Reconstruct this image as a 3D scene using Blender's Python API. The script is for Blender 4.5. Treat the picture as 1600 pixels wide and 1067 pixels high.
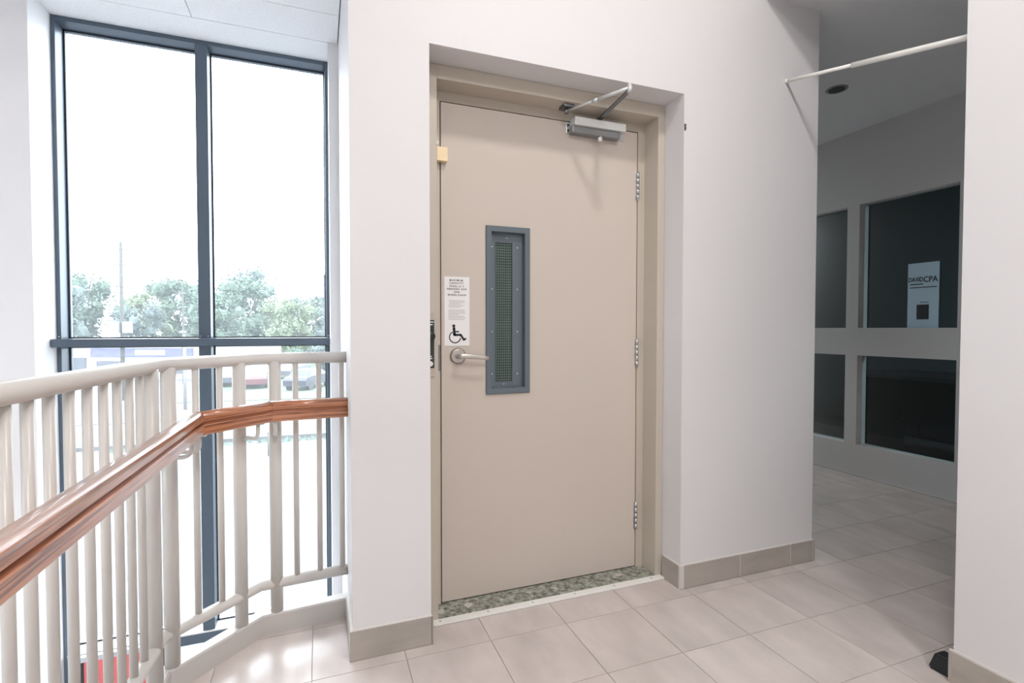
import bpy, bmesh, math, random
from mathutils import Vector, Matrix
random.seed(7)
S = bpy.context.scene
for o in list(bpy.data.objects): bpy.data.objects.remove(o, do_unlink=True)
COL = S.collection

# ------------------------------------------------------------------ camera
cd = bpy.data.cameras.new('camera'); cam = bpy.data.objects.new('camera', cd); COL.objects.link(cam)
F = Vector((0.3536002, 0.9350663, -0.0248587)); R = Vector((0.9353590, -0.3536996, 0.0004255)); UP = Vector((0.0083946, 0.0234022, 0.9996909))
M = Matrix((R, UP, -F)).transposed().to_4x4(); M.translation = (0, 0, 1.124)
cam.matrix_world = M
cd.sensor_width = 36; cd.lens = 799.23 / 1600 * 36; cd.clip_start = .03; cd.clip_end = 600
S.camera = cam
# ------------------------------------------------------------------ world, light, exposure
S.view_settings.view_transform = 'Standard'; S.view_settings.look = 'None'
S.view_settings.exposure = 0.0; S.view_settings.gamma = 1; S.view_settings.use_curve_mapping = False
w = bpy.data.worlds.new('overcast'); S.world = w; w.use_nodes = True
bg = w.node_tree.nodes['Background']; bg.inputs[0].default_value = (.86, .93, 1.0, 1); bg.inputs[1].default_value = 9.0   # even overcast sky
LIGHT_W = dict(main=27, fill=86)       # lobby lights, watts: main read off the cast shadows, fill added for brightness

# ------------------------------------------------------------------ helpers
def srgb(r, g, b):
    f = lambda c: (c/255/12.92) if c/255 <= .04045 else ((c/255+.055)/1.055)**2.4
    return (f(r), f(g), f(b), 1)
MATS = {}
def mat(name, col, rough=.6, metal=0., var=0., scale=6., bump=0., bscale=80., spec=.5, stretch=None, rnd=0.):
    m = bpy.data.materials.new(name); m.use_nodes = True; MATS[name] = m
    nt = m.node_tree; N = nt.nodes; L = nt.links; b = N['Principled BSDF']
    b.inputs['Base Color'].default_value = col; b.inputs['Roughness'].default_value = rough
    b.inputs['Metallic'].default_value = metal; b.inputs['Specular IOR Level'].default_value = spec
    tc = N.new('ShaderNodeTexCoord'); mp = N.new('ShaderNodeMapping'); L.new(tc.outputs['Object'], mp.inputs[0])
    if stretch: mp.inputs['Scale'].default_value = stretch
    if var or rnd:
        n = N.new('ShaderNodeTexNoise'); n.inputs['Scale'].default_value = scale; n.inputs['Detail'].default_value = 5
        L.new(mp.outputs[0], n.inputs['Vector'])
        mr = N.new('ShaderNodeMapRange'); mr.inputs['From Min'].default_value = .3; mr.inputs['From Max'].default_value = .7
        mr.inputs['To Min'].default_value = 1-var; mr.inputs['To Max'].default_value = 1+var; L.new(n.outputs[0], mr.inputs[0])
        out = mr.outputs[0]
        if rnd:
            oi = N.new('ShaderNodeObjectInfo'); r2 = N.new('ShaderNodeMapRange'); r2.inputs['To Min'].default_value = 1-rnd; r2.inputs['To Max'].default_value = 1+rnd
            L.new(oi.outputs['Random'], r2.inputs[0]); mm = N.new('ShaderNodeMath'); mm.operation = 'MULTIPLY'
            L.new(out, mm.inputs[0]); L.new(r2.outputs[0], mm.inputs[1]); out = mm.outputs[0]
            ad = N.new('ShaderNodeVectorMath'); ad.operation = 'MULTIPLY_ADD'; ad.inputs[1].default_value = (1, 1, 1)
            sc = N.new('ShaderNodeMath'); sc.operation = 'MULTIPLY'; sc.inputs[1].default_value = 37.; L.new(oi.outputs['Random'], sc.inputs[0])
            L.new(mp.outputs[0], ad.inputs[0]); L.new(sc.outputs[0], ad.inputs[2]); L.new(ad.outputs[0], n.inputs['Vector'])
        vm = N.new('ShaderNodeVectorMath'); vm.operation = 'SCALE'; vm.inputs[0].default_value = col[:3]
        L.new(out, vm.inputs['Scale']); L.new(vm.outputs[0], b.inputs['Base Color'])
    if bump:
        n2 = N.new('ShaderNodeTexNoise'); n2.inputs['Scale'].default_value = bscale; n2.inputs['Detail'].default_value = 3
        L.new(mp.outputs[0], n2.inputs['Vector'])
        bp = N.new('ShaderNodeBump'); bp.inputs['Strength'].default_value = bump; bp.inputs['Distance'].default_value = .002
        L.new(n2.outputs[0], bp.inputs['Height']); L.new(bp.outputs[0], b.inputs['Normal'])
    return m
def glass(name, tint, ior=1.45, veil=0.0):
    m = bpy.data.materials.new(name); m.use_nodes = True; MATS[name] = m; nt = m.node_tree; N = nt.nodes; L = nt.links
    N.remove(N['Principled BSDF']); t = N.new('ShaderNodeBsdfTransparent'); t.inputs[0].default_value = tint
    g = N.new('ShaderNodeBsdfGlossy'); g.inputs['Roughness'].default_value = .02
    fr = N.new('ShaderNodeFresnel'); fr.inputs[0].default_value = ior; mx = N.new('ShaderNodeMixShader')
    src = t.outputs[0]
    if veil:                                   # veiling glare put into the glass: whitish scatter that pales the view
        tr = N.new('ShaderNodeBsdfTranslucent'); tr.inputs[0].default_value = (.9, .95, 1, 1); m0 = N.new('ShaderNodeMixShader'); m0.inputs[0].default_value = veil
        L.new(t.outputs[0], m0.inputs[1]); L.new(tr.outputs[0], m0.inputs[2]); src = m0.outputs[0]
    L.new(fr.outputs[0], mx.inputs[0]); L.new(src, mx.inputs[1]); L.new(g.outputs[0], mx.inputs[2]); L.new(mx.outputs[0], N['Material Output'].inputs[0])
    return m
def wood_mat(name):
    m = bpy.data.materials.new(name); m.use_nodes = True; MATS[name] = m; nt = m.node_tree; N = nt.nodes; L = nt.links; b = N['Principled BSDF']
    tc = N.new('ShaderNodeTexCoord'); mp = N.new('ShaderNodeMapping'); mp.inputs['Scale'].default_value = (2.5, 90, 90); L.new(tc.outputs['Object'], mp.inputs[0])
    n = N.new('ShaderNodeTexNoise'); n.inputs['Scale'].default_value = 2.2; n.inputs['Detail'].default_value = 6; n.inputs['Distortion'].default_value = .6
    L.new(mp.outputs[0], n.inputs['Vector'])
    cr = N.new('ShaderNodeValToRGB'); e = cr.color_ramp.elements
    e[0].position = .33; e[0].color = (.17, .05, .022, 1); e[1].position = .62; e[1].color = (.56, .235, .115, 1)
    e2 = cr.color_ramp.elements.new(.46); e2.color = (.42, .155, .07, 1)
    L.new(n.outputs[0], cr.inputs[0]); L.new(cr.outputs[0], b.inputs['Base Color'])
    b.inputs['Roughness'].default_value = .28; b.inputs['Coat Weight'].default_value = 1.; b.inputs['Coat Roughness'].default_value = .14
    bp = N.new('ShaderNodeBump'); bp.inputs['Strength'].default_value = .15; bp.inputs['Distance'].default_value = .001; L.new(n.outputs[0], bp.inputs['Height']); L.new(bp.outputs[0], b.inputs['Normal'])
    return m
def emit(name, col, s):
    m = bpy.data.materials.new(name); m.use_nodes = True; b = m.node_tree.nodes['Principled BSDF']
    b.inputs['Base Color'].default_value = col; b.inputs['Emission Color'].default_value = col; b.inputs['Emission Strength'].default_value = s; MATS[name] = m; return m
def concrete_mat(name):
    m = mat(name, (.30, .29, .26, 1), .85, var=.0, bump=.6, bscale=60)
    N = m.node_tree.nodes; L = m.node_tree.links; b = N['Principled BSDF']; tc = [n for n in N if n.type == 'TEX_COORD'][0]
    v = N.new('ShaderNodeTexVoronoi'); v.inputs['Scale'].default_value = 150; L.new(tc.outputs['Object'], v.inputs[0])
    n = N.new('ShaderNodeTexNoise'); n.inputs['Scale'].default_value = 60; n.inputs['Detail'].default_value = 8; L.new(tc.outputs['Object'], n.inputs[0])
    n3 = N.new('ShaderNodeTexNoise'); n3.inputs['Scale'].default_value = 14; n3.inputs['Detail'].default_value = 4; L.new(tc.outputs['Object'], n3.inputs[0])
    r1 = N.new('ShaderNodeValToRGB'); e = r1.color_ramp.elements; e[0].position = .32; e[0].color = (.10, .10, .09, 1); e[1].position = .68; e[1].color = (.42, .42, .38, 1)
    L.new(n.outputs[0], r1.inputs[0])
    r2 = N.new('ShaderNodeValToRGB'); e = r2.color_ramp.elements; e[0].position = 0; e[0].color = (.75, .72, .66, 1); e[1].position = .3; e[1].color = (.55, .55, .5, 1)
    L.new(v.outputs['Distance'], r2.inputs[0])
    mx = N.new('ShaderNodeMix'); mx.data_type = 'RGBA'; mx.blend_type = 'OVERLAY'; mx.inputs[0].default_value = .7; L.new(r1.outputs[0], mx.inputs[6]); L.new(r2.outputs[0], mx.inputs[7])
    r3 = N.new('ShaderNodeMapRange'); r3.inputs['From Min'].default_value = .62; r3.inputs['From Max'].default_value = .66; L.new(n3.outputs[0], r3.inputs[0])
    m2 = N.new('ShaderNodeMix'); m2.data_type = 'RGBA'; m2.inputs[7].default_value = (.55, .53, .48, 1); L.new(r3.outputs[0], m2.inputs[0]); L.new(mx.outputs[2], m2.inputs[6])
    L.new(m2.outputs[2], b.inputs['Base Color']); return m

mat('wall_paint', (.71, .69, .688, 1), .55, bump=.08, bscale=260, var=.012, scale=1.5)
mat('reveal_paint', (.80, .80, .81, 1), .5, bump=.06, bscale=260)
mat('hall_paint', (.60, .58, .57, 1), .6, bump=.08, bscale=260)
mat('ceiling_paint', (.74, .74, .745, 1), .8)
mat('acoustic', (.84, .86, .875, 1), .95, bump=1., bscale=160, var=.05, scale=120)
mat('door_paint', srgb(201, 189, 178), .42, bump=.05, bscale=300, var=.01, scale=2)
mat('frame_paint', srgb(192, 182, 168), .45, bump=.05, bscale=300)
mat('tile', srgb(205, 194, 188), .23, var=.12, scale=3.4, stretch=(2.4, 1.0, 1), rnd=.03, bump=.05, bscale=40)
mat('grout', srgb(160, 152, 146), .9)
mat('base_tile', srgb(168, 160, 151), .35, var=.10, scale=6, stretch=(1, 1, 3), rnd=.05)
mat('caulk', srgb(208, 202, 196), .6)
mat('white_paint', srgb(238, 236, 230), .35)
mat('rail_paint', srgb(208, 203, 197), .30, bump=.05, bscale=120)
mat('curb_paint', srgb(196, 191, 186), .4)
mat('alu_dark', srgb(84, 97, 110), .38, metal=.25)
mat('alu_side', srgb(120, 134, 148), .35, metal=.2)
mat('gasket', srgb(40, 44, 52), .6)
mat('steel', (.55, .56, .57, 1), .28, metal=1.)
mat('closer_paint', srgb(140, 142, 142), .4, metal=.5)
mat('closer_white', srgb(222, 222, 220), .4, metal=.2)
mat('steel_dark', (.22, .23, .24, 1), .35, metal=1.)
mat('chrome', (.8, .8, .8, 1), .25, metal=.8)
mat('arm_metal', srgb(205, 207, 206), .38, metal=.4)
mat('screw_white', (.9, .9, .9, 1), .4)
mat('lever_metal', srgb(196, 190, 182), .3, metal=.55)
mat('panel_blue', srgb(96, 107, 114), .42)
mat('panel_glass', srgb(52, 70, 66), .18, var=.4, scale=5, stretch=(1, 1, 3))
mat('wire', srgb(132, 150, 140), .45, metal=.4)
mat('paper', srgb(236, 234, 233), .5)
mat('ink', srgb(46, 50, 56), .6)
mat('ink_grey', srgb(178, 176, 178), .7)
mat('black_plastic', srgb(24, 27, 30), .35)
mat('rubber', srgb(26, 30, 32), .55)
mat('plate_metal', srgb(186, 176, 162), .35, metal=.4)
mat('panel_dark_green', srgb(34, 48, 48), .4)
mat('cream_block', srgb(246, 222, 180), .5)
mat('cream_tape', srgb(226, 216, 198), .6)
mat('dark_gap', (.012, .012, .012, 1), .9)
mat('carpet', srgb(48, 52, 56), .95, bump=.5, bscale=200)
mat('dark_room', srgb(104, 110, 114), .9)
mat('desk_dark', srgb(34, 34, 38), .5)
concrete_mat('concrete')
wood_mat('oak')
glass('glass', (.97, .985, .99, 1), 1.25, .07); glass('hall_glass', (.62, .74, .76, 1), 1.5)
mat('pavement', (.105, .105, .11, 1), .9, var=.1, scale=.25, bump=.1, bscale=3)
mat('asphalt_road', (.085, .087, .09, 1), .9, var=.06, scale=.4)
mat('kerb', (.07, .07, .07, 1), .9, var=.1)
mat('lawn', (.075, .10, .065, 1), .95, var=.18, scale=.5)
mat('leaf_a', (.105, .15, .115, 1), .8, var=.3, scale=1.1); mat('leaf_b', (.14, .175, .11, 1), .8, var=.25, scale=1.1); mat('leaf_c', (.115, .15, .14, 1), .8, var=.25, scale=1.1)
mat('bark', (.07, .065, .06, 1), .9); mat('pole_wood', (.06, .065, .06, 1), .9); mat('pole_box', (.16, .16, .165, 1), .6)
mat('building_white', (.3, .3, .305, 1), .7); mat('sign_blue', (.085, .09, .19, 1), .6); mat('pane_grey', (.07, .08, .095, 1), .25); mat('window_frame_grey', (.06, .06, .07, 1), .5)
mat('car_red', (.12, .05, .055, 1), .3); mat('car_navy', (.035, .037, .055, 1), .3); mat('car_silver', (.09, .095, .11, 1), .3); mat('tyre', (.04, .04, .04, 1), .8); mat('car_glass', (.08, .09, .1, 1), .15)
mat('awning_red', (.72, .16, .16, 1), .5, var=.05); mat('alu_light', srgb(190, 195, 200), .4, metal=.2); mat('awning_edge', (.7, .68, .66, 1), .7)
emit('lamp', (1, .97, .93, 1), 4.0)

def link(name, me, m=None, parent=None):
    o = bpy.data.objects.new(name, me); COL.objects.link(o)
    if m: me.materials.append(MATS[m])
    if parent: o.parent = parent
    return o
def tag(o, label=None, cat=None, group=None, kind=None):
    if label: o['label'] = label
    if cat: o['category'] = cat
    if group: o['group'] = group
    if kind: o['kind'] = kind
    return o
def empty(name, loc=(0, 0, 0), **k):
    o = bpy.data.objects.new(name, None); o.location = loc; COL.objects.link(o); o.empty_display_size = .1; return tag(o, **k)
class MB:
    def __init__(s): s.bm = bmesh.new()
    def box(s, x0, x1, y0, y1, z0, z1, bev=0):
        r = bmesh.ops.create_cube(s.bm, size=1)
        for v in r['verts']:
            v.co = Vector(((x0+x1)/2+v.co.x*(x1-x0), (y0+y1)/2+v.co.y*(y1-y0), (z0+z1)/2+v.co.z*(z1-z0)))
        if bev:
            es = list({e for v in r['verts'] for e in v.link_edges})
            bmesh.ops.bevel(s.bm, geom=es, offset=bev, segments=2, affect='EDGES', profile=.6)
        return s
    def cyl(s, p, q, r, r2=None, n=16, cap=True):
        p = Vector(p); q = Vector(q); d = q-p; r2 = r if r2 is None else r2
        g = bmesh.ops.create_cone(s.bm, cap_ends=cap, segments=n, radius1=r, radius2=r2, depth=d.length)
        mt = Matrix.Translation((p+q)/2) @ d.to_track_quat('Z', 'Y').to_matrix().to_4x4()
        bmesh.ops.transform(s.bm, matrix=mt, verts=g['verts'])
        for v in g['verts']:
            for f in v.link_faces:
                if len(f.verts) == 4 and n > 6: f.smooth = True
        return s
    def ball(s, c, r, sx=1, sy=1, sz=1, n=2):
        g = bmesh.ops.create_icosphere(s.bm, subdivisions=n, radius=r)
        for v in g['verts']:
            v.co = Vector((v.co.x*sx+c[0], v.co.y*sy+c[1], v.co.z*sz+c[2]))
            for f in v.link_faces: f.smooth = True
        return s
    def prism(s, pts, z0, z1):
        if len(pts) < 3: return s
        a = [s.bm.verts.new((x, y, z0)) for x, y in pts]; b = [s.bm.verts.new((x, y, z1)) for x, y in pts]
        s.bm.faces.new(a[::-1]); s.bm.faces.new(b)
        for i in range(len(pts)):
            j = (i+1) % len(pts); s.bm.faces.new((a[i], a[j], b[j], b[i]))
        return s
    def sweep(s, path, prof, closed=True, smooth=False, cap=True):
        """prof: list of (n, z), n to the right-hand side of the path in plan; path: list of (x, y, z)"""
        P = [Vector(p) for p in path]; rings = []
        for i, p in enumerate(P):
            if i == 0: d0 = d1 = (P[1]-P[0])
            elif i == len(P)-1: d0 = d1 = (P[-1]-P[-2])
            else: d0 = P[i]-P[i-1]; d1 = P[i+1]-P[i]
            d0 = Vector((d0.x, d0.y, 0)).normalized(); d1 = Vector((d1.x, d1.y, 0)).normalized()
            n0 = Vector((d0.y, -d0.x, 0)); n1 = Vector((d1.y, -d1.x, 0)); nn = (n0+n1).normalized(); k = 1/max(.3, nn.dot(n0))
            rings.append([s.bm.verts.new(p+nn*(k*a)+Vector((0, 0, z))) for a, z in prof])
        m = len(prof)
        for i in range(len(rings)-1):
            for j in range(m):
                jj = (j+1) % m
                f = s.bm.faces.new((rings[i][j], rings[i+1][j], rings[i+1][jj], rings[i][jj])); f.smooth = smooth
        if cap: s.bm.faces.new(rings[0]); s.bm.faces.new(rings[-1][::-1])
        return s
    def tube(s, path, r, n=10):
        """free 3D tube by parallel frames"""
        P = [Vector(p) for p in path]; rings = []; up = Vector((0, 0, 1)); side = None
        for i, p in enumerate(P):
            t = (P[min(i+1, len(P)-1)]-P[max(i-1, 0)]).normalized()
            if side is None:
                side = t.cross(up) if abs(t.z) < .95 else t.cross(Vector((1, 0, 0)))
            side = (side - t*side.dot(t)).normalized(); o2 = t.cross(side)
            rings.append([s.bm.verts.new(p+(side*math.cos(a)+o2*math.sin(a))*r) for a in [2*math.pi*k/n for k in range(n)]])
        for i in range(len(rings)-1):
            for j in range(n):
                f = s.bm.faces.new((rings[i][j], rings[i+1][j], rings[i+1][(j+1) % n], rings[i][(j+1) % n])); f.smooth = True
        s.bm.faces.new(rings[0]); s.bm.faces.new(rings[-1][::-1]); return s
    def build(s, name, m, parent=None, origin=None, rot=None):
        bmesh.ops.recalc_face_normals(s.bm, faces=s.bm.faces[:])
        mtx = None
        if origin is not None or rot is not None:
            mtx = Matrix.Translation(origin or (0, 0, 0)) @ (rot.to_4x4() if rot else Matrix.Identity(4))
            bmesh.ops.transform(s.bm, matrix=mtx.inverted(), verts=s.bm.verts[:])
        me = bpy.data.meshes.new(name); s.bm.to_mesh(me); s.bm.free()
        o = link(name, me, m, parent)
        if mtx is not None: o.matrix_basis = mtx
        return o
def box(name, m, a, parent=None, bev=0): return MB().box(*a, bev=bev).build(name, m, parent)
def text_mesh(name, body, size, m, parent, loc, rot, sx=1., depth=.0004, bold=0., space=1.):
    cu = bpy.data.curves.new(name, 'FONT'); cu.body = body; cu.size = size; cu.align_x = 'CENTER'; cu.extrude = depth; cu.offset = bold; cu.space_character = space
    t = bpy.data.objects.new('tmp', cu); COL.objects.link(t); dg = bpy.context.evaluated_depsgraph_get(); dg.update()
    me = bpy.data.meshes.new_from_object(t.evaluated_get(dg)); bpy.data.objects.remove(t); bpy.data.curves.remove(cu)
    me.materials.clear(); o = link(name, me, m, parent); o.location = loc; o.rotation_euler = rot; o.scale = (sx, 1, 1); return o

# ================================================================== SETTING
VW, CU0, CU1 = 1.789, .0997, 2.236          # door wall plane, its two ends
RU0, RU1, RZ, FV = .368, 1.455, 2.117, 1.915   # door recess; frame front
DV, D0, D1, DZ0, DZ1 = 2.016, .460, 1.377, .015, 2.022
CEIL, HCEIL, GFL = 3.5, 2.63, -3.3
st = lambda o, l=None: tag(o, l, kind='structure')

# ---- railing plan
P0, P1, P2 = (.0985, 2.093), (-.208, 2.067), (-.455, 1.822)
dC = Vector((-.0625, -1)).normalized(); P3 = (P2[0]+dC.x*4.6, P2[1]+dC.y*4.6)
# ---- main wall
b = MB()
b.box(CU0, RU0, VW, 2.95, -.3, CEIL).box(RU1, CU1, VW, 2.25, -.3, CEIL).box(RU0, RU1, VW, 2.25, RZ, CEIL)
b.box(RU0, RU1, 2.75, 2.95, -.3, CEIL).box(RU1, CU1, 2.25, 2.95, -.3, HCEIL+.02)
st(b.build('wall_front', 'wall_paint'), 'white painted wall around the recessed lift door')
box('wall_shaft_lining', 'dark_gap', (RU0+.001, RU1-.001, 2.7, 2.75, -.2, RZ)).name = 'trim_4'
st(bpy.data.objects['trim_4'])
# left (atrium) walls with the window opening  u -1.088..0.055
b = MB(); b.box(-4.2, -1.088, 2.65, 2.97, GFL, CEIL).box(.055, CU0, 2.65, 2.97, GFL, CEIL).box(-1.088, .055, 2.65, 2.97, 2.505, CEIL).box(CU0, RU0, 2.0, 2.97, GFL, -.3)
st(b.build('wall_window_side', 'reveal_paint')).name = 'wall_left'
wl = MB().box(-4.4, -4.2, -4.2, -1.1, GFL, CEIL).box(-4.4, -4.2, .8, 2.97, GFL, CEIL).box(-4.4, -4.2, -1.1, .8, GFL, .7).box(-4.4, -4.2, -1.1, .8, 2.3, CEIL)
st(wl.build('wall_far_left', 'wall_paint'), 'side wall of the stairwell void with an added unseen window')
w2 = empty('added_window', kind='structure', label='added unseen side window for extra daylight')  # unseen window, added to bring daylight in from the left
for y0, y1, z0, z1 in ((-1.1, -1.05, .7, 2.3), (.75, .8, .7, 2.3), (-1.05, .75, .7, .75), (-1.05, .75, 2.25, 2.3), (-.18, -.13, .75, 2.25)): MB().box(-4.36, -4.26, y0, y1, z0, z1, bev=.002).build('frame_bar', 'alu_dark', w2)
me = bpy.data.meshes.new('pane'); me.from_pydata([(-4.3, -1.05, .75), (-4.3, .75, .75), (-4.3, .75, 2.25), (-4.3, -1.05, 2.25)], [], [(0, 1, 2, 3)]); link('pane', me, 'glass', w2)
st(box('wall_back', 'wall_paint', (-4.4, 2.06, -4.4, -4.2, GFL, CEIL)))
b = MB(); b.box(1.878, 2.06, -4.2, 1.0, 0, HCEIL); b.box(1.878, 2.06, -4.2, 1.788, HCEIL+.02, CEIL)
st(b.build('wall_right', 'wall_paint'), 'white wall end beside the dark hallway opening')
st(box('wall_under_floor', 'wall_paint', (-.4, 2.0, 1.99, 2.0, GFL, -.3))).name = 'wall_below'
# ceilings
st(box('ceiling', 'ceiling_paint', (-4.4, 2.06, -4.4, 2.97, CEIL, CEIL+.1)))
hc = MB(); hc.box(1.878, 6.2, -1.2, 6.2, HCEIL, HCEIL+.02); hc = hc.build('ceiling_hall', 'ceiling_paint'); hc.name = 'ceiling.001'; st(hc, 'low hallway ceiling')
# acoustic soffit by the window: two rows of tiles on the soffit
sf = empty('ceiling', kind='structure', label='dropped acoustic tile soffit above the tall window')
box('fascia', 'ceiling_paint', (-4.2, CU0-.002, 2.05, 2.075, 2.5, CEIL), sf); box('backing', 'gasket', (-4.19, CU0-.002, 2.075, 2.65, 2.512, 2.53), sf)
tm = None
for j in range(2):
    for i in range(7):
        x1 = CU0-.004-i*.61; y1 = 2.648 if j == 0 else 2.41
        y0 = 2.413 if j == 0 else 2.076
        tl = MB().box(x1-.607, x1, y0, y1, 2.5, 2.512, bev=.0015).build('ceiling_tile', 'acoustic', sf)
tl = MB().box(-1.087, .054, 2.651, 2.84, 2.5, 2.51).build('ceiling_tile', 'acoustic', sf)

# ---- floor tiles: polygon pieces of a regular grid (u0=.2715,v0=1.7268,pitch .301)
def clip(poly, a, bb, c):          # keep a*x+b*y<=c
    out = []
    for i in range(len(poly)):
        p, q = poly[i], poly[(i+1) % len(poly)]
        dp = a*p[0]+bb*p[1]-c; dq = a*q[0]+bb*q[1]-c
        if dp <= 0: out.append(p)
        if (dp < 0 < dq) or (dq < 0 < dp):
            t = dp/(dp-dq); out.append((p[0]+t*(q[0]-p[0]), p[1]+t*(q[1]-p[1])))
    return out
def halfplane(p, q, off=0):        # right of p->q kept ... returns a,b,c with a*x+b*y<=c
    d = Vector((q[0]-p[0], q[1]-p[1])).normalized(); n = Vector((-d.y, d.x)); return (n.x, n.y, n.x*p[0]+n.y*p[1]+off)
# path from far camera side to column: P3->P2->P1->P0, walkway is on its right
HP = [halfplane(P3, P2, -.024), halfplane(P2, P1, -.024), halfplane(P1, P0, -.024)]
REG = [  # convex regions (list of half planes)
    [(1, 0, CU0-.0105)] + HP + [(0, -1, 4.2)],
    [(-1, 0, -(CU0-.0105)), (1, 0, RU0), (0, 1, VW-.0105), (0, -1, 4.2)],
    [(-1, 0, -RU0), (1, 0, RU1-.0105), (0, 1, 1.880), (0, -1, 4.2)],
    [(-1, 0, -(RU1-.0105)), (1, 0, 1.8675), (0, 1, VW-.0105), (0, -1, 4.2)],
    [(-1, 0, -1.8675), (1, 0, CU1), (0, 1, VW-.0105), (0, -1, -1.0)],
    [(-1, 0, -CU1), (1, 0, 3.84), (0, 1, 6.0), (0, -1, -1.0)],
    [(-1, 0, -2.06), (1, 0, 3.84), (0, 1, 1.0), (0, -1, 1.2)],
]
floor = empty('floor', kind='structure', label='beige porcelain tile floor')
slab = MB()
for r in REG:
    poly = [(-5, -5), (7, -5), (7, 7), (-5, 7)]
    for h in r: poly = clip(poly, *h)
    slab.prism(poly, -.3, -.0022)
slab.box(RU0, RU1, 1.88, 2.2, -.3, -.0022)
slab.build('grout_bed', 'grout', floor)
PI_, G = .301, .0013
rest = MB(); ntile = 0
for i in range(-3, 14):
    for j in range(-20, 16):
        x0 = .2715+(i-1)*PI_+G; x1 = x0+PI_-2*G; y1 = 1.7268+(j)*PI_-G; y0 = y1-PI_+2*G
        pieces = []
        for r in REG:
            poly = [(x0, y0), (x1, y0), (x1, y1), (x0, y1)]
            for h in r:
                poly = clip(poly, *h)
                if len(poly) < 3: break
            if len(poly) >= 3:
                ar = abs(sum(poly[k][0]*poly[(k+1) % len(poly)][1]-poly[(k+1) % len(poly)][0]*poly[k][1] for k in range(len(poly))))/2
                if ar > 2e-5: pieces.append(poly)
        if not pieces: continue
        cx, cy = (x0+x1)/2, (y0+y1)/2
        # tiles in view, one by one
        zc = cx*F.x+cy*F.y; vis = zc > .35 and abs((cx*R.x+cy*R.y)/zc) < 1.3 and zc < 5.2
        near = zc > 1.25
        if vis and near and not (cx > 3.2 and cy > 4):
            t = MB()
            for p in pieces: t.prism(p, -.012, 0)
            t.build('tile', 'tile', floor, origin=Vector((cx, cy, 0))); ntile += 1
        else:
            for p in pieces: rest.prism(p, -.012, 0)
o = rest.build('tile_field', 'tile', floor); o['kind'] = 'stuff'
print('tiles', ntile)
st(box('floor_lower', 'tile', (-4.2, 2.0, -4.2, 2.65, GFL-.1, GFL))).name = 'floor.001'

# ---- baseboards
bb = empty('baseboard_left', kind='structure', label='grey tile baseboard under the wall left of the lift door')
MB().box(CU0-.010, RU0+.003, VW-.010, VW+.001, 0, .101, bev=.001).build('base_tile', 'base_tile', bb, origin=Vector((.2, VW, 0)))
MB().box(CU0-.010, CU0+.001, VW, 2.04, 0, .101, bev=.001).build('base_tile', 'base_tile', bb, origin=Vector((CU0, 1.9, 0)))
MB().box(RU0-.001, RU0+.007, VW-.010, VW+.09, 0, .101, bev=.001).build('base_tile', 'base_tile', bb, origin=Vector((RU0, 1.9, 0)))
MB().sweep([(CU0-.008, 2.04, .101), (CU0-.008, VW-.008, .101), (RU0+.005, VW-.008, .101), (RU0+.005, 1.87, .101)], [(-.001, 0), (-.009, .0), (-.009, .004), (-.006, .004)]).build('caulk_bead', 'caulk', bb)
bb = empty('baseboard_middle', kind='structure', label='grey tile baseboard right of the lift door')
MB().box(RU1-.010, RU1+.001, VW, 1.9, 0, .101, bev=.001).build('base_tile', 'base_tile', bb, origin=Vector((RU1, 1.85, .03)))
xs = [RU1+.012, 1.781, 2.088, CU1-.002]
for k in range(3):
    MB().box(xs[k]+.0022, xs[k+1]-.0022, VW-.010, VW+.001, .001, .101, bev=.001).build('base_tile', 'base_tile', bb, origin=Vector((xs[k], VW, .01*k)))
MB().box(CU1-.001, CU1+.010, VW-.010, 2.95, 0, .101, bev=.001).build('base_tile', 'base_tile', bb, origin=Vector((CU1, 2, 0)))
MB().box(RU1-.010, RU1+.013, VW-.0095, VW+.001, 0, .1, bev=.0015).build('corner_trim', 'caulk', bb)
MB().box(RU1+.012, CU1-.001, VW-.0088, VW+.001, 0, .1).build('grout_line', 'caulk', bb)
MB().sweep([(RU1-.008, 1.9, .101), (RU1-.008, VW-.008, .101), (CU1+.008, VW-.008, .101), (CU1+.008, 2.95, .101)], [(-.001, 0), (-.009, 0), (-.009, .004), (-.006, .004)]).build('caulk_bead', 'caulk', bb)
bb = empty('baseboard_right', kind='structure', label='grey tile baseboard at the foot of the right wall')
for k in range(12):
    y1 = 1.0-k*.302
    MB().box(1.868, 1.879, y1-.299, y1, 0, .101, bev=.001).build('base_tile', 'base_tile', bb, origin=Vector((1.87, y1, 0)))
MB().box(1.868, 2.06, .999, 1.009, 0, .101, bev=.001).build('base_tile', 'base_tile', bb, origin=Vector((1.9, 1.0, 0)))
MB().box(1.870, 1.8785, -2.6, 1.008, .101, .107, bev=.001).build('caulk_bead', 'caulk', bb)

# ================================================================== WINDOW
win = empty('window_1', kind='structure', label='tall dark framed window overlooking the street')
W0, W1, WY0, WY1 = -1.088, .055, 2.84, 2.96
def wbar(name, x0, x1, z0, z1, y0=WY0, y1=WY1, m='alu_dark', bev=.002): return MB().box(x0, x1, y0, y1, z0, z1, bev=bev).build(name, m, win)
wbar('frame_jamb', W0, W0+.016, GFL, 2.5); wbar('frame_jamb', W1-.016, W1, GFL, 2.5); wbar('frame_head', W0+.016, W1-.016, 2.48, 2.5)
wbar('mullion', -.541, -.489, GFL, 2.48, WY0+.001, WY1-.001)
wbar('transom', W0+.016, W1-.016, -.405, -.36, WY0-.012, WY1-.002)
tc = MB().box(W0+.016, W1-.016, WY0-.008, WY1-.002, -.36, -.354).build('transom_lit_top', 'white_paint', win)  # white layer: daylight on top of the dark transom, put into the colour
wbar('transom', W0+.016, W1-.016, 1.04, 1.078, WY0+.003, WY1-.003)
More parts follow.
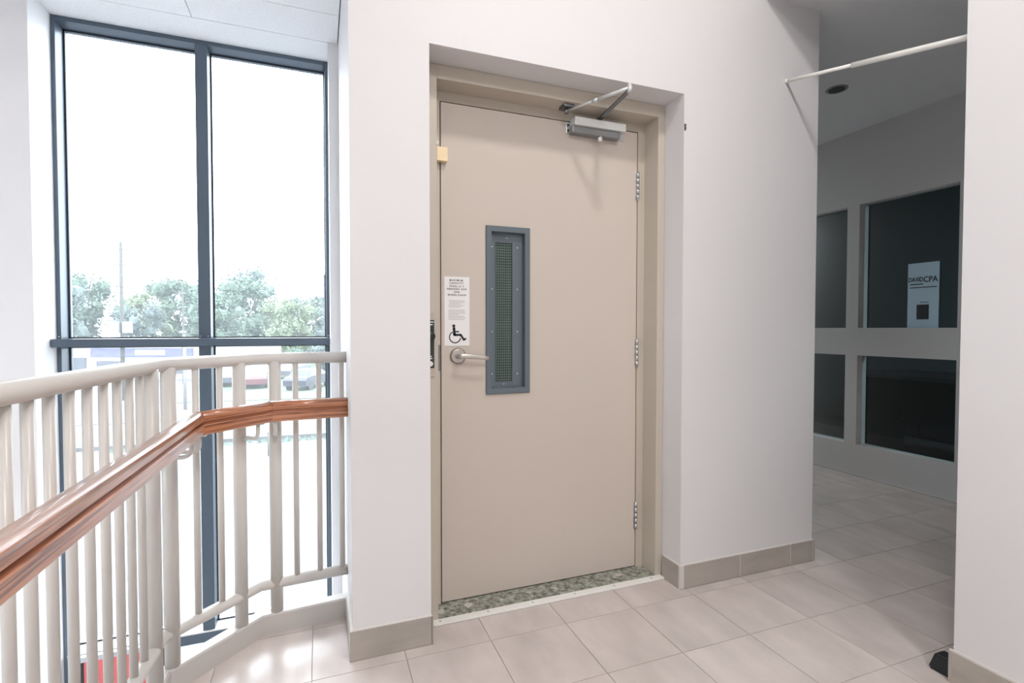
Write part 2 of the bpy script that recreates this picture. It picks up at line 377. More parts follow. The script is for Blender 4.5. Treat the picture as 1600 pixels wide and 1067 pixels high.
wbar('door_stile', -1.02, -.99, GFL, -.405, WY0+.01, WY1-.01); wbar('door_stile', -.715, -.685, GFL, -.405, WY0+.01, WY1-.01)
for (x0, x1) in ((W0+.016, -.541), (-.489, W1-.016)):
    for (z0, z1) in ((1.078, 2.48), (-.354, 1.04), (GFL, -.405)):
        g = MB(); y = WY1-.03
        g.box(x0, x0+.006, y-.012, y-.004, z0, z1).box(x1-.006, x1, y-.012, y-.004, z0, z1).box(x0, x1, y-.012, y-.004, z0, z0+.006).box(x0, x1, y-.012, y-.004, z1-.006, z1)
        g.build('gasket', 'gasket', win)
        me = bpy.data.meshes.new('pane'); me.from_pydata([(x0, y, z0), (x1, y, z0), (x1, y, z1), (x0, y, z1)], [], [(0, 1, 2, 3)]); link('pane', me, 'glass', win)
gb = MB().box(-1.086, .055, 2.775, 2.839, 1.042, 1.078, bev=.003).build('guard_bar', 'alu_dark', win)
for x in (-1.08, -.531, -.500, .047):
    MB().ball((x, 2.838, 1.087), .0042, 1, .5, 1, 1).build('bolt', 'steel', gb)

# ================================================================== GUARD RAILING
rail = empty('guard_railing', (P2[0], P2[1], 0), label='cream painted steel guard railing with wooden handrail along the edge of the floor', cat='railing')
rail_inv = rail.location.copy()
def rb(mb, name, m, parent=None, label=None, origin=None):
    o = mb.build(name, m, parent or rail, origin=origin)
    if (parent or rail) is rail: o.matrix_parent_inverse = Matrix.Translation(-rail_inv)
    if label: o['label'] = label
    return o
path = [(*P3, 0), (*P2, 0), (*P1, 0), (*P0, 0)]
def circ(r, z, n=18): return [(r*math.cos(2*math.pi*k/n), z+r*math.sin(2*math.pi*k/n)) for k in range(n)]
rb(MB().sweep(path, circ(.0215, 1.014), smooth=True), 'top_rail', 'rail_paint')
rb(MB().sweep(path, circ(.0195, .178), smooth=True), 'bottom_rail', 'rail_paint')
rb(MB().sweep(path, [(-.026, -.3), (.024, -.3), (.024, .070), (.019, .075), (-.021, .075), (-.026, .070)]), 'curb', 'curb_paint')
def shared_cyl(name, r, z0, z1, n=14):
    m = MB().cyl((0, 0, z0), (0, 0, z1), r, n=n); me = bpy.data.meshes.new(name); m.bm.to_mesh(me); m.bm.free(); me.materials.append(MATS['rail_paint']); return me
mp_, mbal = shared_cyl('post', .0215, .07, 1.005, 20), shared_cyl('baluster', .0102, .185, 1.0)
def up(name, me, x, y):
    o = bpy.data.objects.new(name, me); COL.objects.link(o); o.parent = rail; o.location = (x-rail_inv.x, y-rail_inv.y, 0); return o
for x, y in ((-.153, 2.072), (-.263, 2.013), (-.434, 1.843), (-.459, 1.757)): up('post', mp_, x, y)
for x, y in ((.081, 2.091), (-.001, 2.085), (-.083, 2.078), (-.315, 1.962), (-.374, 1.903)): up('baluster', mbal, x, y)
cy = [1.681, 1.612, 1.541, 1.468, 1.392, 1.316, 1.243, 1.174, 1.110]
for y in cy: up('baluster', mbal, P2[0]-.0625*(P2[1]-y), y)
y = 1.04; k = 0
while y > -2.6:
    k += 1
    up('post' if k % 9 == 5 else 'baluster', mp_ if k % 9 == 5 else mbal, P2[0]-.0625*(P2[1]-y), y); y -= .074
# handrail: three mitred oak lengths on the walkway side
OFF = .088
hp = [(-.366-.0625*3.4*.0-.06, -1.6), (-.352, 1.800), (-.163, 1.985), (.0985, 2.006)]
hp[0] = (-.352-.0186*3.4, -1.6)
prof = [(-.020, -.035), (.018, -.035), (.022, -.031), (.0225, -.006), (.0205, -.003), (.0115, .0005), (.0120, .0035), (.0225, .009), (.0225, .022), (.020, .030), (.013, .0345), (0, .036), (-.013, .0345), (-.020, .030), (-.0225, .022), (-.0225, -.031)]
HZ = .832
def mitre_ring(i):
    P = [Vector((*p, HZ)) for p in hp]
    d0 = (P[i]-P[i-1]) if i else (P[1]-P[0]); d1 = (P[i+1]-P[i]) if i < len(P)-1 else d0
    d0 = d0.normalized(); d1 = d1.normalized(); n0 = Vector((d0.y, -d0.x, 0)); n1 = Vector((d1.y, -d1.x, 0)); nn = (n0+n1).normalized(); kk = 1/nn.dot(n0)
    return [P[i]+nn*kk*a+Vector((0, 0, z)) for a, z in prof]
hand = []
for i in range(3):
    bm_ = MB(); r0 = mitre_ring(i); r1 = mitre_ring(i+1); gap = (Vector(hp[i+1])-Vector(hp[i])).normalized()*.0004
    a = [bm_.bm.verts.new(v+Vector((gap.x, gap.y, 0))) for v in r0]; c = [bm_.bm.verts.new(v-Vector((gap.x, gap.y, 0))) for v in r1]; n = len(a)
    for j in range(n):
        f = bm_.bm.faces.new((a[j], c[j], c[(j+1) % n], a[(j+1) % n])); f.smooth = 8 <= j <= 13
    bm_.bm.faces.new(a); bm_.bm.faces.new(c[::-1])
    ang = math.atan2(hp[i+1][1]-hp[i][1], hp[i+1][0]-hp[i][0])
    rot = Matrix.Rotation(ang, 3, 'Z')
    bmesh.ops.recalc_face_normals(bm_.bm, faces=bm_.bm.faces[:])
    mtx = Matrix.Translation((*hp[i], HZ)) @ rot.to_4x4(); bmesh.ops.transform(bm_.bm, matrix=mtx.inverted(), verts=bm_.bm.verts[:])
    me = bpy.data.meshes.new('handrail'); bm_.bm.to_mesh(me); bm_.bm.free(); o = link('handrail', me, 'oak', rail); o.matrix_basis = Matrix.Translation(-rail_inv) @ mtx
    o['label'] = 'reddish oak handrail length'; hand.append(o)
def bracket(seg, px, py, qx, qy, z0=.745):
    # from the post, out to the walkway side, then up to the handrail
    d = Vector((qx-px, qy-py, 0)); path = [Vector((px, py, z0-.006)), Vector((px, py, z0))+d*.35, Vector((px, py, z0))+d*.72]
    for t in range(1, 6):
        a = t/5*math.pi/2; path.append(Vector((px, py, z0))+d*(.72+.28*math.sin(a))+Vector((0, 0, .022*(1-math.cos(a)))))
    path.append(Vector((qx, qy, HZ-.034)))
    m = MB().tube(path, .0065, 10); m.box(qx-.02, qx+.02, qy-.012, qy+.012, HZ-.038, HZ-.0345)
    o = m.build('bracket', 'rail_paint', None); o.parent = rail; o.matrix_parent_inverse = Matrix.Translation(-rail_inv); return o
bracket(2, -.153, 2.055, -.146, 1.988); bracket(1, -.252, 2.000, -.198, 1.952); bracket(1, -.421, 1.832, -.345, 1.800); bracket(0, -.445, 1.757, -.354, 1.740)
bracket(0, -.48, .60, -.385, .60); bracket(0, -.53, -.1, -.40, -.1)

# ================================================================== LIFT DOOR
door = empty('door_1', (0, 0, 0), kind='structure', label='beige steel lift door with narrow meshed window, lever handle and closer')
fr = MB()
fr.box(RU0+.001, .422, FV, 2.10, 0, RZ-.001, bev=.0015).box(1.418, RU1-.001, FV, 2.10, 0, RZ-.001, bev=.0015).box(.422, 1.418, FV, 2.10, 2.063, RZ-.001, bev=.0015)
fr.box(.422, D0-.0045, DV, 2.10, 0, 2.063).box(D1+.0045, 1.418, DV, 2.10, 0, 2.063).box(D0-.0045, D1+.0045, DV, 2.10, DZ1+.0045, 2.063)
fr.build('door_frame', 'frame_paint', door)
MB().box(D0-.005, D1+.005, 2.055, 2.10, .002, DZ1+.005).build('dark_rebate', 'dark_gap', door)
lf = MB(); vx0, vx1, vz0, vz1 = .655, .832, .862, 1.540
lf.box(D0, vx0, DV, DV+.035, DZ0, DZ1, bev=.001).box(vx1, D1, DV, DV+.035, DZ0, DZ1, bev=.001).box(vx0, vx1, DV, DV+.035, DZ0, vz0).box(vx0, vx1, DV, DV+.035, vz1, DZ1)
leaf = MB()
# one flat front skin so no joints show
def frame_skin(mb, ox0, ox1, oz0, oz1, ix0, ix1, iz0, iz1, y):
    o_ = [mb.bm.verts.new((x, y, z)) for x, z in ((ox0, oz0), (ox1, oz0), (ox1, oz1), (ox0, oz1))]
    i_ = [mb.bm.verts.new((x, y, z)) for x, z in ((ix0, iz0), (ix1, iz0), (ix1, iz1), (ix0, iz1))]
    for k in range(4): mb.bm.faces.new((o_[k], o_[(k+1) % 4], i_[(k+1) % 4], i_[k]))
lf.bm.free()
def ring_solid(mb, o, i, y0, y1):
    A = [[mb.bm.verts.new((x, y, z)) for x, z in ((r[0], r[2]), (r[1], r[2]), (r[1], r[3]), (r[0], r[3]))] for r, y in ((o, y0), (i, y0), (i, y1), (o, y1))]
    for a, c in ((0, 1), (1, 2), (2, 3), (3, 0)):
        for k in range(4): mb.bm.faces.new((A[a][k], A[a][(k+1) % 4], A[c][(k+1) % 4], A[c][k]))
ring_solid(leaf, (D0, D1, DZ0, DZ1), (vx0, vx1, vz0, vz1), DV, DV+.037)
leaf.build('door_leaf', 'door_paint', door)
vp = MB()
def loft_rings(mb, rings):
    A = [[mb.bm.verts.new((x, y, z)) for x, z in ((r[0], r[2]), (r[1], r[2]), (r[1], r[3]), (r[0], r[3]))] for r, y in rings]
    for a in range(len(A)-1):
        for k in range(4): mb.bm.faces.new((A[a][k], A[a][(k+1) % 4], A[a+1][(k+1) % 4], A[a+1][k]))
loft_rings(vp, [((.646, .841, .852, 1.549), DV-.0005), ((.646, .841, .852, 1.549), DV-.007), ((.649, .838, .855, 1.546), DV-.009), ((.669, .818, .876, 1.526), DV-.009),
                ((.671, .816, .880, 1.522), DV+.020), ((.694, .771, .900, 1.486), DV+.020), ((.694, .771, .900, 1.486), DV+.030)])
vpo = vp.build('vision_panel', 'panel_blue', door)
MB().box(.694, .771, DV+.029, DV+.032, .900, 1.486).build('pane', 'panel_glass', vpo)
wm = MB()
k = .700
while k < .769: wm.box(k-.0003, k+.0003, DV+.0235, DV+.0250, .901, 1.485); k += .0095
z = .908
while z < 1.484: wm.box(.695, .770, DV+.0225, DV+.0240, z-.0007, z+.0007); z += .0112
wmo = wm.build('wire_mesh', 'wire', vpo); wmo['kind'] = 'stuff'
for x, z in ((.745, 1.506), (.680, 1.467), (.794, 1.468), (.680, 1.291), (.794, 1.291), (.680, 1.112), (.794, 1.112), (.680, .934), (.794, .933), (.732, .890)):
    MB().ball((x, DV+.0195, z), .0032, 1, .6, 1, 1).build('screw', 'screw_white', vpo)
# hinges
for z in (1.780, 1.013, .252):
    h = MB(); x = D1+.0015
    for kk in range(5): h.cyl((x, DV-.006, z-.0625+kk*.025+.0003), (x, DV-.006, z-.0625+(kk+1)*.025-.0003), .0062, n=14)
    h.box(x-.009, x+.009, DV-.0015, DV+.002, z-.0625, z+.0625)
    h.ball((x, DV-.006, z+.064), .005).ball((x, DV-.006, z-.064), .005); h.build('hinge', 'steel', door)
# lever handle
lv = MB(); lx, lz = .527, 1.014
lv.cyl((lx, DV, lz), (lx, DV-.006, lz), .033, .033, 32).cyl((lx, DV-.006, lz), (lx, DV-.012, lz), .033, .026, 32)
lvo = lv.build('lever_handle', 'lever_metal', door)
MB().cyl((lx, DV-.010, lz), (lx, DV-.052, lz), .0125, .0105, 20).build('spindle', 'steel', lvo)
g = MB(); pts = []; n = 14
for t in range(9):
    u_ = t/8; pts.append((lx-.010+.125*u_, DV-.052-.004*math.sin(u_*3.14), lz+.001-.010*u_*u_, .0105-.0025*u_))
rings = []
for (px, py, pz, rr) in pts:
    rings.append([g.bm.verts.new((px, py+rr*.62*math.cos(2*math.pi*q/n), pz+rr*1.05*math.sin(2*math.pi*q/n))) for q in range(n)])
for a in range(len(rings)-1):
    for q in range(n): f = g.bm.faces.new((rings[a][q], rings[a+1][q], rings[a+1][(q+1) % n], rings[a][(q+1) % n])); f.smooth = True
g.bm.faces.new(rings[0]); g.bm.faces.new(rings[-1][::-1]); g.build('lever', 'lever_metal', lvo)
# strike slot on the frame beside the lock
MB().box(.4475, D0-.0044, DV-.0012, DV+.004, .955, 1.060, bev=.0006).build('strike_plate', 'steel_dark', door)
# closer
cl = MB().box(1.030, 1.283, DV-.054, DV-.004, 1.996, 2.030, bev=.003).build('door_closer', 'closer_white', door)
MB().box(1.024, 1.262, DV-.040, DV-.004, 1.966, 1.996, bev=.004).build('closer_body', 'closer_paint', cl)
MB().box(1.012, 1.300, DV-.005, DV-.0002, 1.972, 2.020, bev=.001).build('mounting_plate', 'steel', cl)
for z in (1.984, 2.007): MB().cyl((1.020, DV-.0052, z), (1.020, DV-.0085, z), .0045, n=12).build('screw', 'black_plastic', cl)
MB().cyl((1.165, DV-.028, 1.970), (1.165, DV-.028, 1.950), .0125, .0115, 18).ball((1.165, DV-.028, 1.950), .0118, 1, 1, .5).build('pinion_cap', 'chrome', cl)
MB().cyl((1.158, DV-.030, 2.026), (1.158, DV-.030, 2.046), .0115, .010, 18).build('pinion', 'steel_dark', cl)
ex, ey, ez = 1.122, 1.694, 2.042
def flat_arm(mb, p, q, wd, th):
    p = Vector(p); q = Vector(q); d = (q-p).normalized(); s_ = Vector((-d.y, d.x, 0)).normalized()*wd/2; uu = Vector((0, 0, th/2))
    v = [mb.bm.verts.new(a+b_+c) for a in (p, q) for b_ in (s_, -s_) for c in (uu, -uu)]
    for f in ((0, 1, 3, 2), (4, 6, 7, 5), (0, 4, 5, 1), (2, 3, 7, 6), (0, 2, 6, 4), (1, 5, 7, 3)): mb.bm.faces.new([v[t] for t in f])
a = MB(); flat_arm(a, (1.158, DV-.030, 2.040), (ex, ey, ez-.005), .018, .006); a.build('closer_arm', 'steel_dark', cl)
a = MB(); a.cyl((ex, ey, ez+.004), (1.045, 1.840, 2.043), .0068, n=12); a.cyl((1.05, 1.83, 2.043), (.985, 1.957, 2.041), .0048, n=12); a.cyl((ex, ey, ez-.014), (ex, ey, ez+.014), .0092, n=16).ball((ex, ey, ez+.015), .008)
a.cyl((1.056, 1.82, 2.043), (1.044, 1.842, 2.043), .0085, n=12); a.build('closer_arm', 'arm_metal', cl)
a = MB(); a.box(.962, 1.010, 1.930, 1.985, 2.050, 2.063, bev=.003).cyl((.985, 1.957, 2.052), (.985, 1.957, 2.030), .009, n=14); a.build('arm_shoe', 'steel_dark', cl)
# sill and threshold
MB().box(.4225, 1.4175, FV+.001, 2.06, -.002, .009, bev=.002).build('concrete_sill', 'concrete', door)
ts = MB().box(.398, RU1-.011, 1.881, FV-.0005, 0, .008, bev=.0015).build('threshold_strip', 'white_paint', door)
for k in range(6): x = .425+k*.192; MB().cyl((x, 1.898, .0078), (x, 1.898, .0088), .0033, n=12).build('screw', 'steel_dark', ts)

# ---- small things round the door
sg = empty('capacity_sign', (.524, DV-.0005, 1.055), label='white paper capacity notice with black wheelchair symbol on the beige door', cat='sign')
SY = DV-.0008
def par(o, root):
    o.parent = root; o.matrix_parent_inverse = Matrix.Translation(-root.location); return o
par(MB().box(.4725, .5765, SY-.0004, DV, 1.055, 1.3335).build('paper', 'paper'), sg)
lines = ['MAXIMUM', 'CAPACITY', '454Kg or 3', 'PERSONS AND', 'ONE', 'WHEELCHAIR']
lx_ = [.521, .522, .523, .524, .523, .524]
for k, t in enumerate(lines):
    o = text_mesh('lettering', t, .0098, 'ink', sg, (0, 0, 0), (math.pi/2, 0, 0), sx=1.0, bold=.00018, space=1.35)
    o.location = (lx_[k]-sg.location.x, SY-.0009-sg.location.y, 1.316-k*.0118-sg.location.z)
g = MB(); rr = random.Random(3)
for k in range(5): g.box(.489+rr.uniform(0, .006), .560-rr.uniform(0, .006)-(.02 if k in (2, 4) else 0), SY-.0009, SY-.0003, 1.236-k*.0062, 1.238-k*.0062)
for k in range(7): g.box(.486+rr.uniform(0, .004), .560-rr.uniform(0, .008)-(.022 if k in (3,) else 0), SY-.0009, SY-.0003, 1.198-k*.0062, 1.200-k*.0062)
par(g.build('small_print', 'ink_grey'), sg)
# wheelchair pictogram
g = MB(); ox, oz, s_ = .4862, 1.0665, .074
def seg(p, q, wd):
    p = Vector((p[0], 0, p[1])); q = Vector((q[0], 0, q[1])); d = (q-p).normalized(); nn = Vector((-d.z, 0, d.x))*wd/2
    v = [g.bm.verts.new(Vector((ox, y, oz))+x*s_) for y in (SY-.0010, SY-.0003) for x in (p+nn, q+nn, q-nn, p-nn)]
    for f in ((0, 1, 2, 3), (4, 7, 6, 5), (0, 4, 5, 1), (1, 5, 6, 2), (2, 6, 7, 3), (3, 7, 4, 0)): g.bm.faces.new([v[t] for t in f])
def disc(c, r): g.cyl((ox+c[0]*s_, SY-.0003, oz+c[1]*s_), (ox+c[0]*s_, SY-.0010, oz+c[1]*s_), r*s_, n=24)
disc((.33, .93), .085)
seg((.34, .80), (.36, .45), .15); disc((.34, .79), .075); disc((.37, .46), .085)
seg((.36, .44), (.72, .44), .12); seg((.36, .62), (.62, .62), .075); disc((.72, .44), .06)
seg((.72, .44), (.90, .17), .115); disc((.90, .17), .055); seg((.90, .17), (1.02, .25), .10)
for k in range(22):
    a0 = math.radians(118+k*(360-118+(-8))/22.0*1.0); a1 = math.radians(118+(k+1)*(360-118-8)/22.0)
    c = (.40, .32); r = .31
    seg((c[0]+r*math.cos(a0), c[1]+r*math.sin(a0)), (c[0]+r*math.cos(a1), c[1]+r*math.sin(a1)), .06)
par(g.build('wheelchair_symbol', 'ink'), sg)
# cream block across the door gap
cb = MB().box(.4385, .4815, DV-.026, DV-.0005, 1.783, 1.838, bev=.002).build('contact_switch', 'cream_block')
tag(cb, 'small cream plastic contact block across the door gap near the top corner', 'switch')
so = MB().cyl((.4395, DV-.0005, 1.858), (.4395, DV-.009, 1.858), .0075, n=14).ball((.4395, DV-.009, 1.858), .005).build('screw_eye', 'chrome')
tag(so, 'tiny chrome screw eye just above the cream contact block', 'screw')
# key switch station
ks = empty('call_station', (.395, FV, .94), label='metal call station with black knob on the door frame, half hidden by the wall edge', cat='switch')
par(MB().box(.3705, .4105, FV-.004, FV, .942, 1.187, bev=.001).build('face_plate', 'plate_metal'), ks)
par(MB().box(.3715, .4085, FV-.0062, FV-.0041, .975, 1.157, bev=.001).build('black_label', 'panel_dark_green'), ks)
par(MB().cyl((.389, FV-.006, 1.096), (.389, FV-.030, 1.096), .021, .0185, 24).ball((.389, FV-.030, 1.096), .0185, 1, .35, 1).build('knob', 'black_plastic'), ks)
par(MB().cyl((.392, FV-.006, .992), (.392, FV-.014, .992), .010, n=20).cyl((.392, FV-.014, .992), (.392, FV-.018, .992), .006, n=16).build('key_switch', 'chrome'), ks)
g = MB()
for z, x0, x1 in ((1.149, .376, .406), (1.139, .380, .402), (1.118, .376, .392), (1.020, .376, .398), (1.012, .378, .400)): par(MB().box(x0, x1, FV-.0068, FV-.0061, z-.0018, z+.0018).build('printed_mark', 'paper'), ks)
for z in (1.173, .955): par(MB().ball((.392, FV-.004, z), .003).build('screw', 'chrome'), ks)
tp = MB().box(.370, .386, FV-.003, FV-.0002, .882, .925, bev=.001).build('tape_scrap', 'cream_tape')
tag(tp, 'curled scrap of cream tape on the frame below the call station', 'tape')
hk = MB().box(RU1+.001, RU1+.008, VW-.004, VW-.0003, 1.965, 1.992, bev=.001).cyl((RU1+.004, VW-.003, 1.985), (RU1+.004, VW-.008, 1.985), .0025, n=10).cyl((RU1+.004, VW-.003, 1.972), (RU1+.004, VW-.008, 1.972), .0025, n=10).build('wall_clip', 'steel_dark')
tag(hk, 'small dark metal clip on the wall edge right of the door recess', 'clip')
# rod
A = Vector((2.028, VW, 2.267)); B = Vector((2.030, 1.001, 2.075)); mid = A.lerp(B, .42)
rd = empty('tension_rod', A, label='white telescopic rod spanning high across the hallway opening', cat='rod')
par(MB().cyl(A, mid, .0075, n=20).build('inner_tube', 'white_paint'), rd)
par(MB().cyl(A.lerp(B, .40), B, .0105, n=20).build('outer_tube', 'white_paint'), rd)
par(MB().cyl(A-Vector((0, .0002, 0)), A-Vector((0, .012, .003)), .010, .009, 20).build('end_cap', 'white_paint'), rd); par(MB().cyl(B, B+Vector((0, .012, .003)), .013, n=20).build('end_cap', 'white_paint'), rd)
# door wedge / stop
g = MB(); g.box(1.884, 1.952, 1.010, 1.078, 0, .056)
for v in g.bm.verts:
    if v.co.z > .03: v.co.x = 1.918+(v.co.x-1.918)*.68; v.co.y = 1.040+(v.co.y-1.044)*.68
bmesh.ops.bevel(g.bm, geom=g.bm.edges[:], offset=.006, segments=3, affect='EDGES')
tag(g.build('door_stop', 'rubber'), 'black rubber door stop on the floor at the foot of the white wall end', 'door stop')

# ================================================================== HALLWAY
gx = 3.85
part = empty('wall_hall', kind='structure', label='painted hallway partition with dark glazed openings'); part.name = 'wall_hallway'
def hb(y0, y1, z0, z1): MB().box(gx, gx+.10, y0, y1, z0, z1).build('panel', 'hall_paint', part)
b = MB()
b.box(gx, gx+.1, -1.2, 6.2, 0, .238).box(gx, gx+.1, -1.2, 6.2, .922, 1.132).box(gx, gx+.1, -1.2, 6.2, 2.068, HCEIL)
for y0, y1 in ((-1.2, -.62), (.62, .72), (1.96, 2.07), (2.720, 2.815), (3.6, 3.7), (4.6, 6.2)): b.box(gx, gx+.1, y0, y1, .238, .922).box(gx, gx+.1, y0, y1, 1.132, 2.068)
b.build('frame', 'hall_paint', part)
for y0, y1 in ((-.62, .62), (.72, 1.96), (2.07, 2.72), (2.815, 3.6), (3.7, 4.6)):
    for z0, z1 in ((.238, .922), (1.132, 2.068)):
        me = bpy.data.meshes.new('pane'); me.from_pydata([(gx+.06, y0, z0), (gx+.06, y1, z0), (gx+.06, y1, z1), (gx+.06, y0, z1)], [], [(0, 1, 2, 3)]); link('pane', me, 'hall_glass', part)
st(box('wall_hall_far', 'hall_paint', (2.0, 6.2, 6.0, 6.2, 0, HCEIL))); st(box('wall_hall_near', 'hall_paint', (2.06, 6.2, -1.4, -1.2, 0, HCEIL)))
st(box('wall_hall_left', 'hall_paint', (2.0, CU1, 2.95, 6.0, -.3, HCEIL)))
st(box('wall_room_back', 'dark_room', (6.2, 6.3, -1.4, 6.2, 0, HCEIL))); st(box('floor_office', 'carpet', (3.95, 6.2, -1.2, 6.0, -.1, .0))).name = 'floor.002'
# dark office furniture behind the glass
dk = empty('office_desk', (5.0, 3.0, 0), label='dark desk in the unlit office behind the hallway glass', cat='desk')
par(MB().box(4.55, 5.3, 2.05, 3.3, .70, .735, bev=.004).build('desk_top', 'desk_dark'), dk)
par(MB().box(4.6, 5.25, 2.08, 2.11, 0, .70).build('side_panel', 'desk_dark'), dk); par(MB().box(4.6, 5.25, 3.24, 3.27, 0, .70).build('side_panel', 'desk_dark'), dk)
par(MB().box(5.2, 5.22, 2.11, 3.24, .25, .70).build('back_panel', 'desk_dark'), dk)
cbn = empty('low_cabinet', (5.9, 3.4, 0), label='low dark cabinet against the far wall of the unlit office', cat='cabinet')
par(MB().box(5.75, 6.19, 2.9, 3.9, .0, .62, bev=.004).build('body', 'desk_dark'), cbn)
for y in (2.92, 3.41): par(MB().box(5.735, 5.75, y, y+.47, .04, .60, bev=.003).build('door', 'desk_dark'), cbn)
# poster in the office window
ps = empty('office_notice', (gx+.045, 2.3, 1.133), label='pale blue firm notice with dark lettering standing in the hallway window', cat='sign')
px = gx+.045
par(MB().box(px, px+.006, 2.204, 2.398, 1.1325, 1.580).build('board', 'paper'), ps); mat('notice_blue', srgb(190, 215, 230), .3); ps.children[0].data.materials[0] = MATS['notice_blue']
rt = Matrix.Rotation(-math.pi/2, 3, 'Z') @ Matrix.Rotation(math.pi/2, 3, 'X')
for body, dy, sz, sx, zz in (('DAVID', .046, .044, .72, 1.452), ('CPA', -.046, .054, .86, 1.446)):
    o = text_mesh('lettering', body, sz, 'ink', ps, (px-.001-ps.location.x, 2.301+dy-ps.location.y, zz-ps.location.z), rt.to_euler(), sx=sx, bold=.0008)
for q_ in ((2.216, 2.386, 1.408, 1.414), (2.30, 2.386, 1.430, 1.437), (2.262, 2.318, 1.306, 1.310)): par(MB().box(px-.0012, px-.0002, *q_).build('rule_line', 'ink'), ps)
g = MB(); g.box(px-.0014, px-.0002, 2.262, 2.338, 1.190, 1.292); par(g.build('dark_square', 'ink'), ps)
# recessed hall lamp (off)
rl = MB().cyl((3.06, 2.322, HCEIL-.004), (3.06, 2.322, HCEIL+.0), .060, .062, 28).build('downlight', 'closer_paint'); tag(rl, 'unlit round downlight in the hallway ceiling', 'light')
MB().cyl((3.06, 2.322, HCEIL-.0055), (3.06, 2.322, HCEIL-.004), .046, n=28).build('lamp_well', 'desk_dark', rl)

for nm, lc, pw, lab in (('office', (4.9, .2), 55, 'added unseen fill light in the office'), ('hall', (3.1, 5.0), 26, 'added unseen fill light at the far end of the hallway')):  # weak cool lights, added out of view to brighten office and hallway
    r = empty('ceiling_light', (lc[0], lc[1], HCEIL), label=lab, cat='light')
    q_ = MB().box(-.2, .2, -.2, .2, -.03, -.001, bev=.003).build('housing', 'white_paint', r)
    ld = bpy.data.lights.new('lamp_light', 'AREA'); ld.size = .36; ld.energy = pw; ld.color = (.82, .95, 1)
    lo = bpy.data.objects.new('lamp_light', ld); COL.objects.link(lo); lo.location = (0, 0, -.04); lo.parent = r
# ================================================================== LOBBY CEILING LIGHTS
def fitting(x, y, wd, ln, power, label):
    r = empty('ceiling_light', (x, y, CEIL), label=label, cat='light', group='lobby ceiling lights')
    par(MB().box(x-wd/2-.03, x+wd/2+.03, y-ln/2-.03, y+ln/2+.03, CEIL-.03, CEIL-.001, bev=.003).build('housing', 'white_paint'), r)
    par(MB().box(x-wd/2, x+wd/2, y-ln/2, y+ln/2, CEIL-.036, CEIL-.0305).build('diffuser', 'lamp'), r)
    ld = bpy.data.lights.new('lamp_light', 'AREA'); ld.shape = 'RECTANGLE'; ld.size = wd; ld.size_y = ln; ld.energy = power; ld.color = (1, .975, .95) if wd < .5 else (1, .985, .985)
    lo = bpy.data.objects.new('lamp_light', ld); COL.objects.link(lo); lo.location = (0, 0, -.045); lo.parent = r
fitting(.95, .45, .22, .22, LIGHT_W['main'], 'small square ceiling light above the walkway before the lift door')
fitting(.3, -2.0, .6, 1.2, LIGHT_W['fill'], 'added unseen fill light panel at the back of the lobby')  # fill panel behind the camera, added to even out the brightness

# ================================================================== OUTSIDE
def strip(name, m, pts, z0, z1, kind='structure', label=None):
    return tag(MB().prism(pts, z0, z1).build(name, m), label, kind=kind)
strip('ground', 'pavement', [(-160, 3.2), (160, 3.2), (160, 260), (-160, 260)], GFL-.3, GFL-.02, label='pale parking area and ground outside')
strip('ground_side', 'pavement', [(-160, -60), (-4.45, -60), (-4.45, 3.2), (-160, 3.2)], GFL-.3, GFL-.02, label='pale ground beside the building').name = 'ground.001'
strip('grass_verge', 'lawn', [(-60, 24.8), (40, 21.3), (40, 24.5), (-60, 28.2)], GFL-.02, GFL+.02, label='narrow grass verge beside the road')
strip('kerb', 'kerb', [(-60, 24.5), (40, 21.0), (40, 21.3), (-60, 24.8)], GFL-.02, GFL+.12, label='kerb of the grass verge')
strip('road', 'asphalt_road', [(-80, 31.5), (60, 26.0), (60, 31.0), (-80, 38)], GFL-.02, GFL+.01, label='road outside')
strip('lawn', 'lawn', [(-9, 35.5), (40, 31.5), (40, 75), (-9, 75)], GFL-.02, GFL+.03, label='far lawn before the trees')
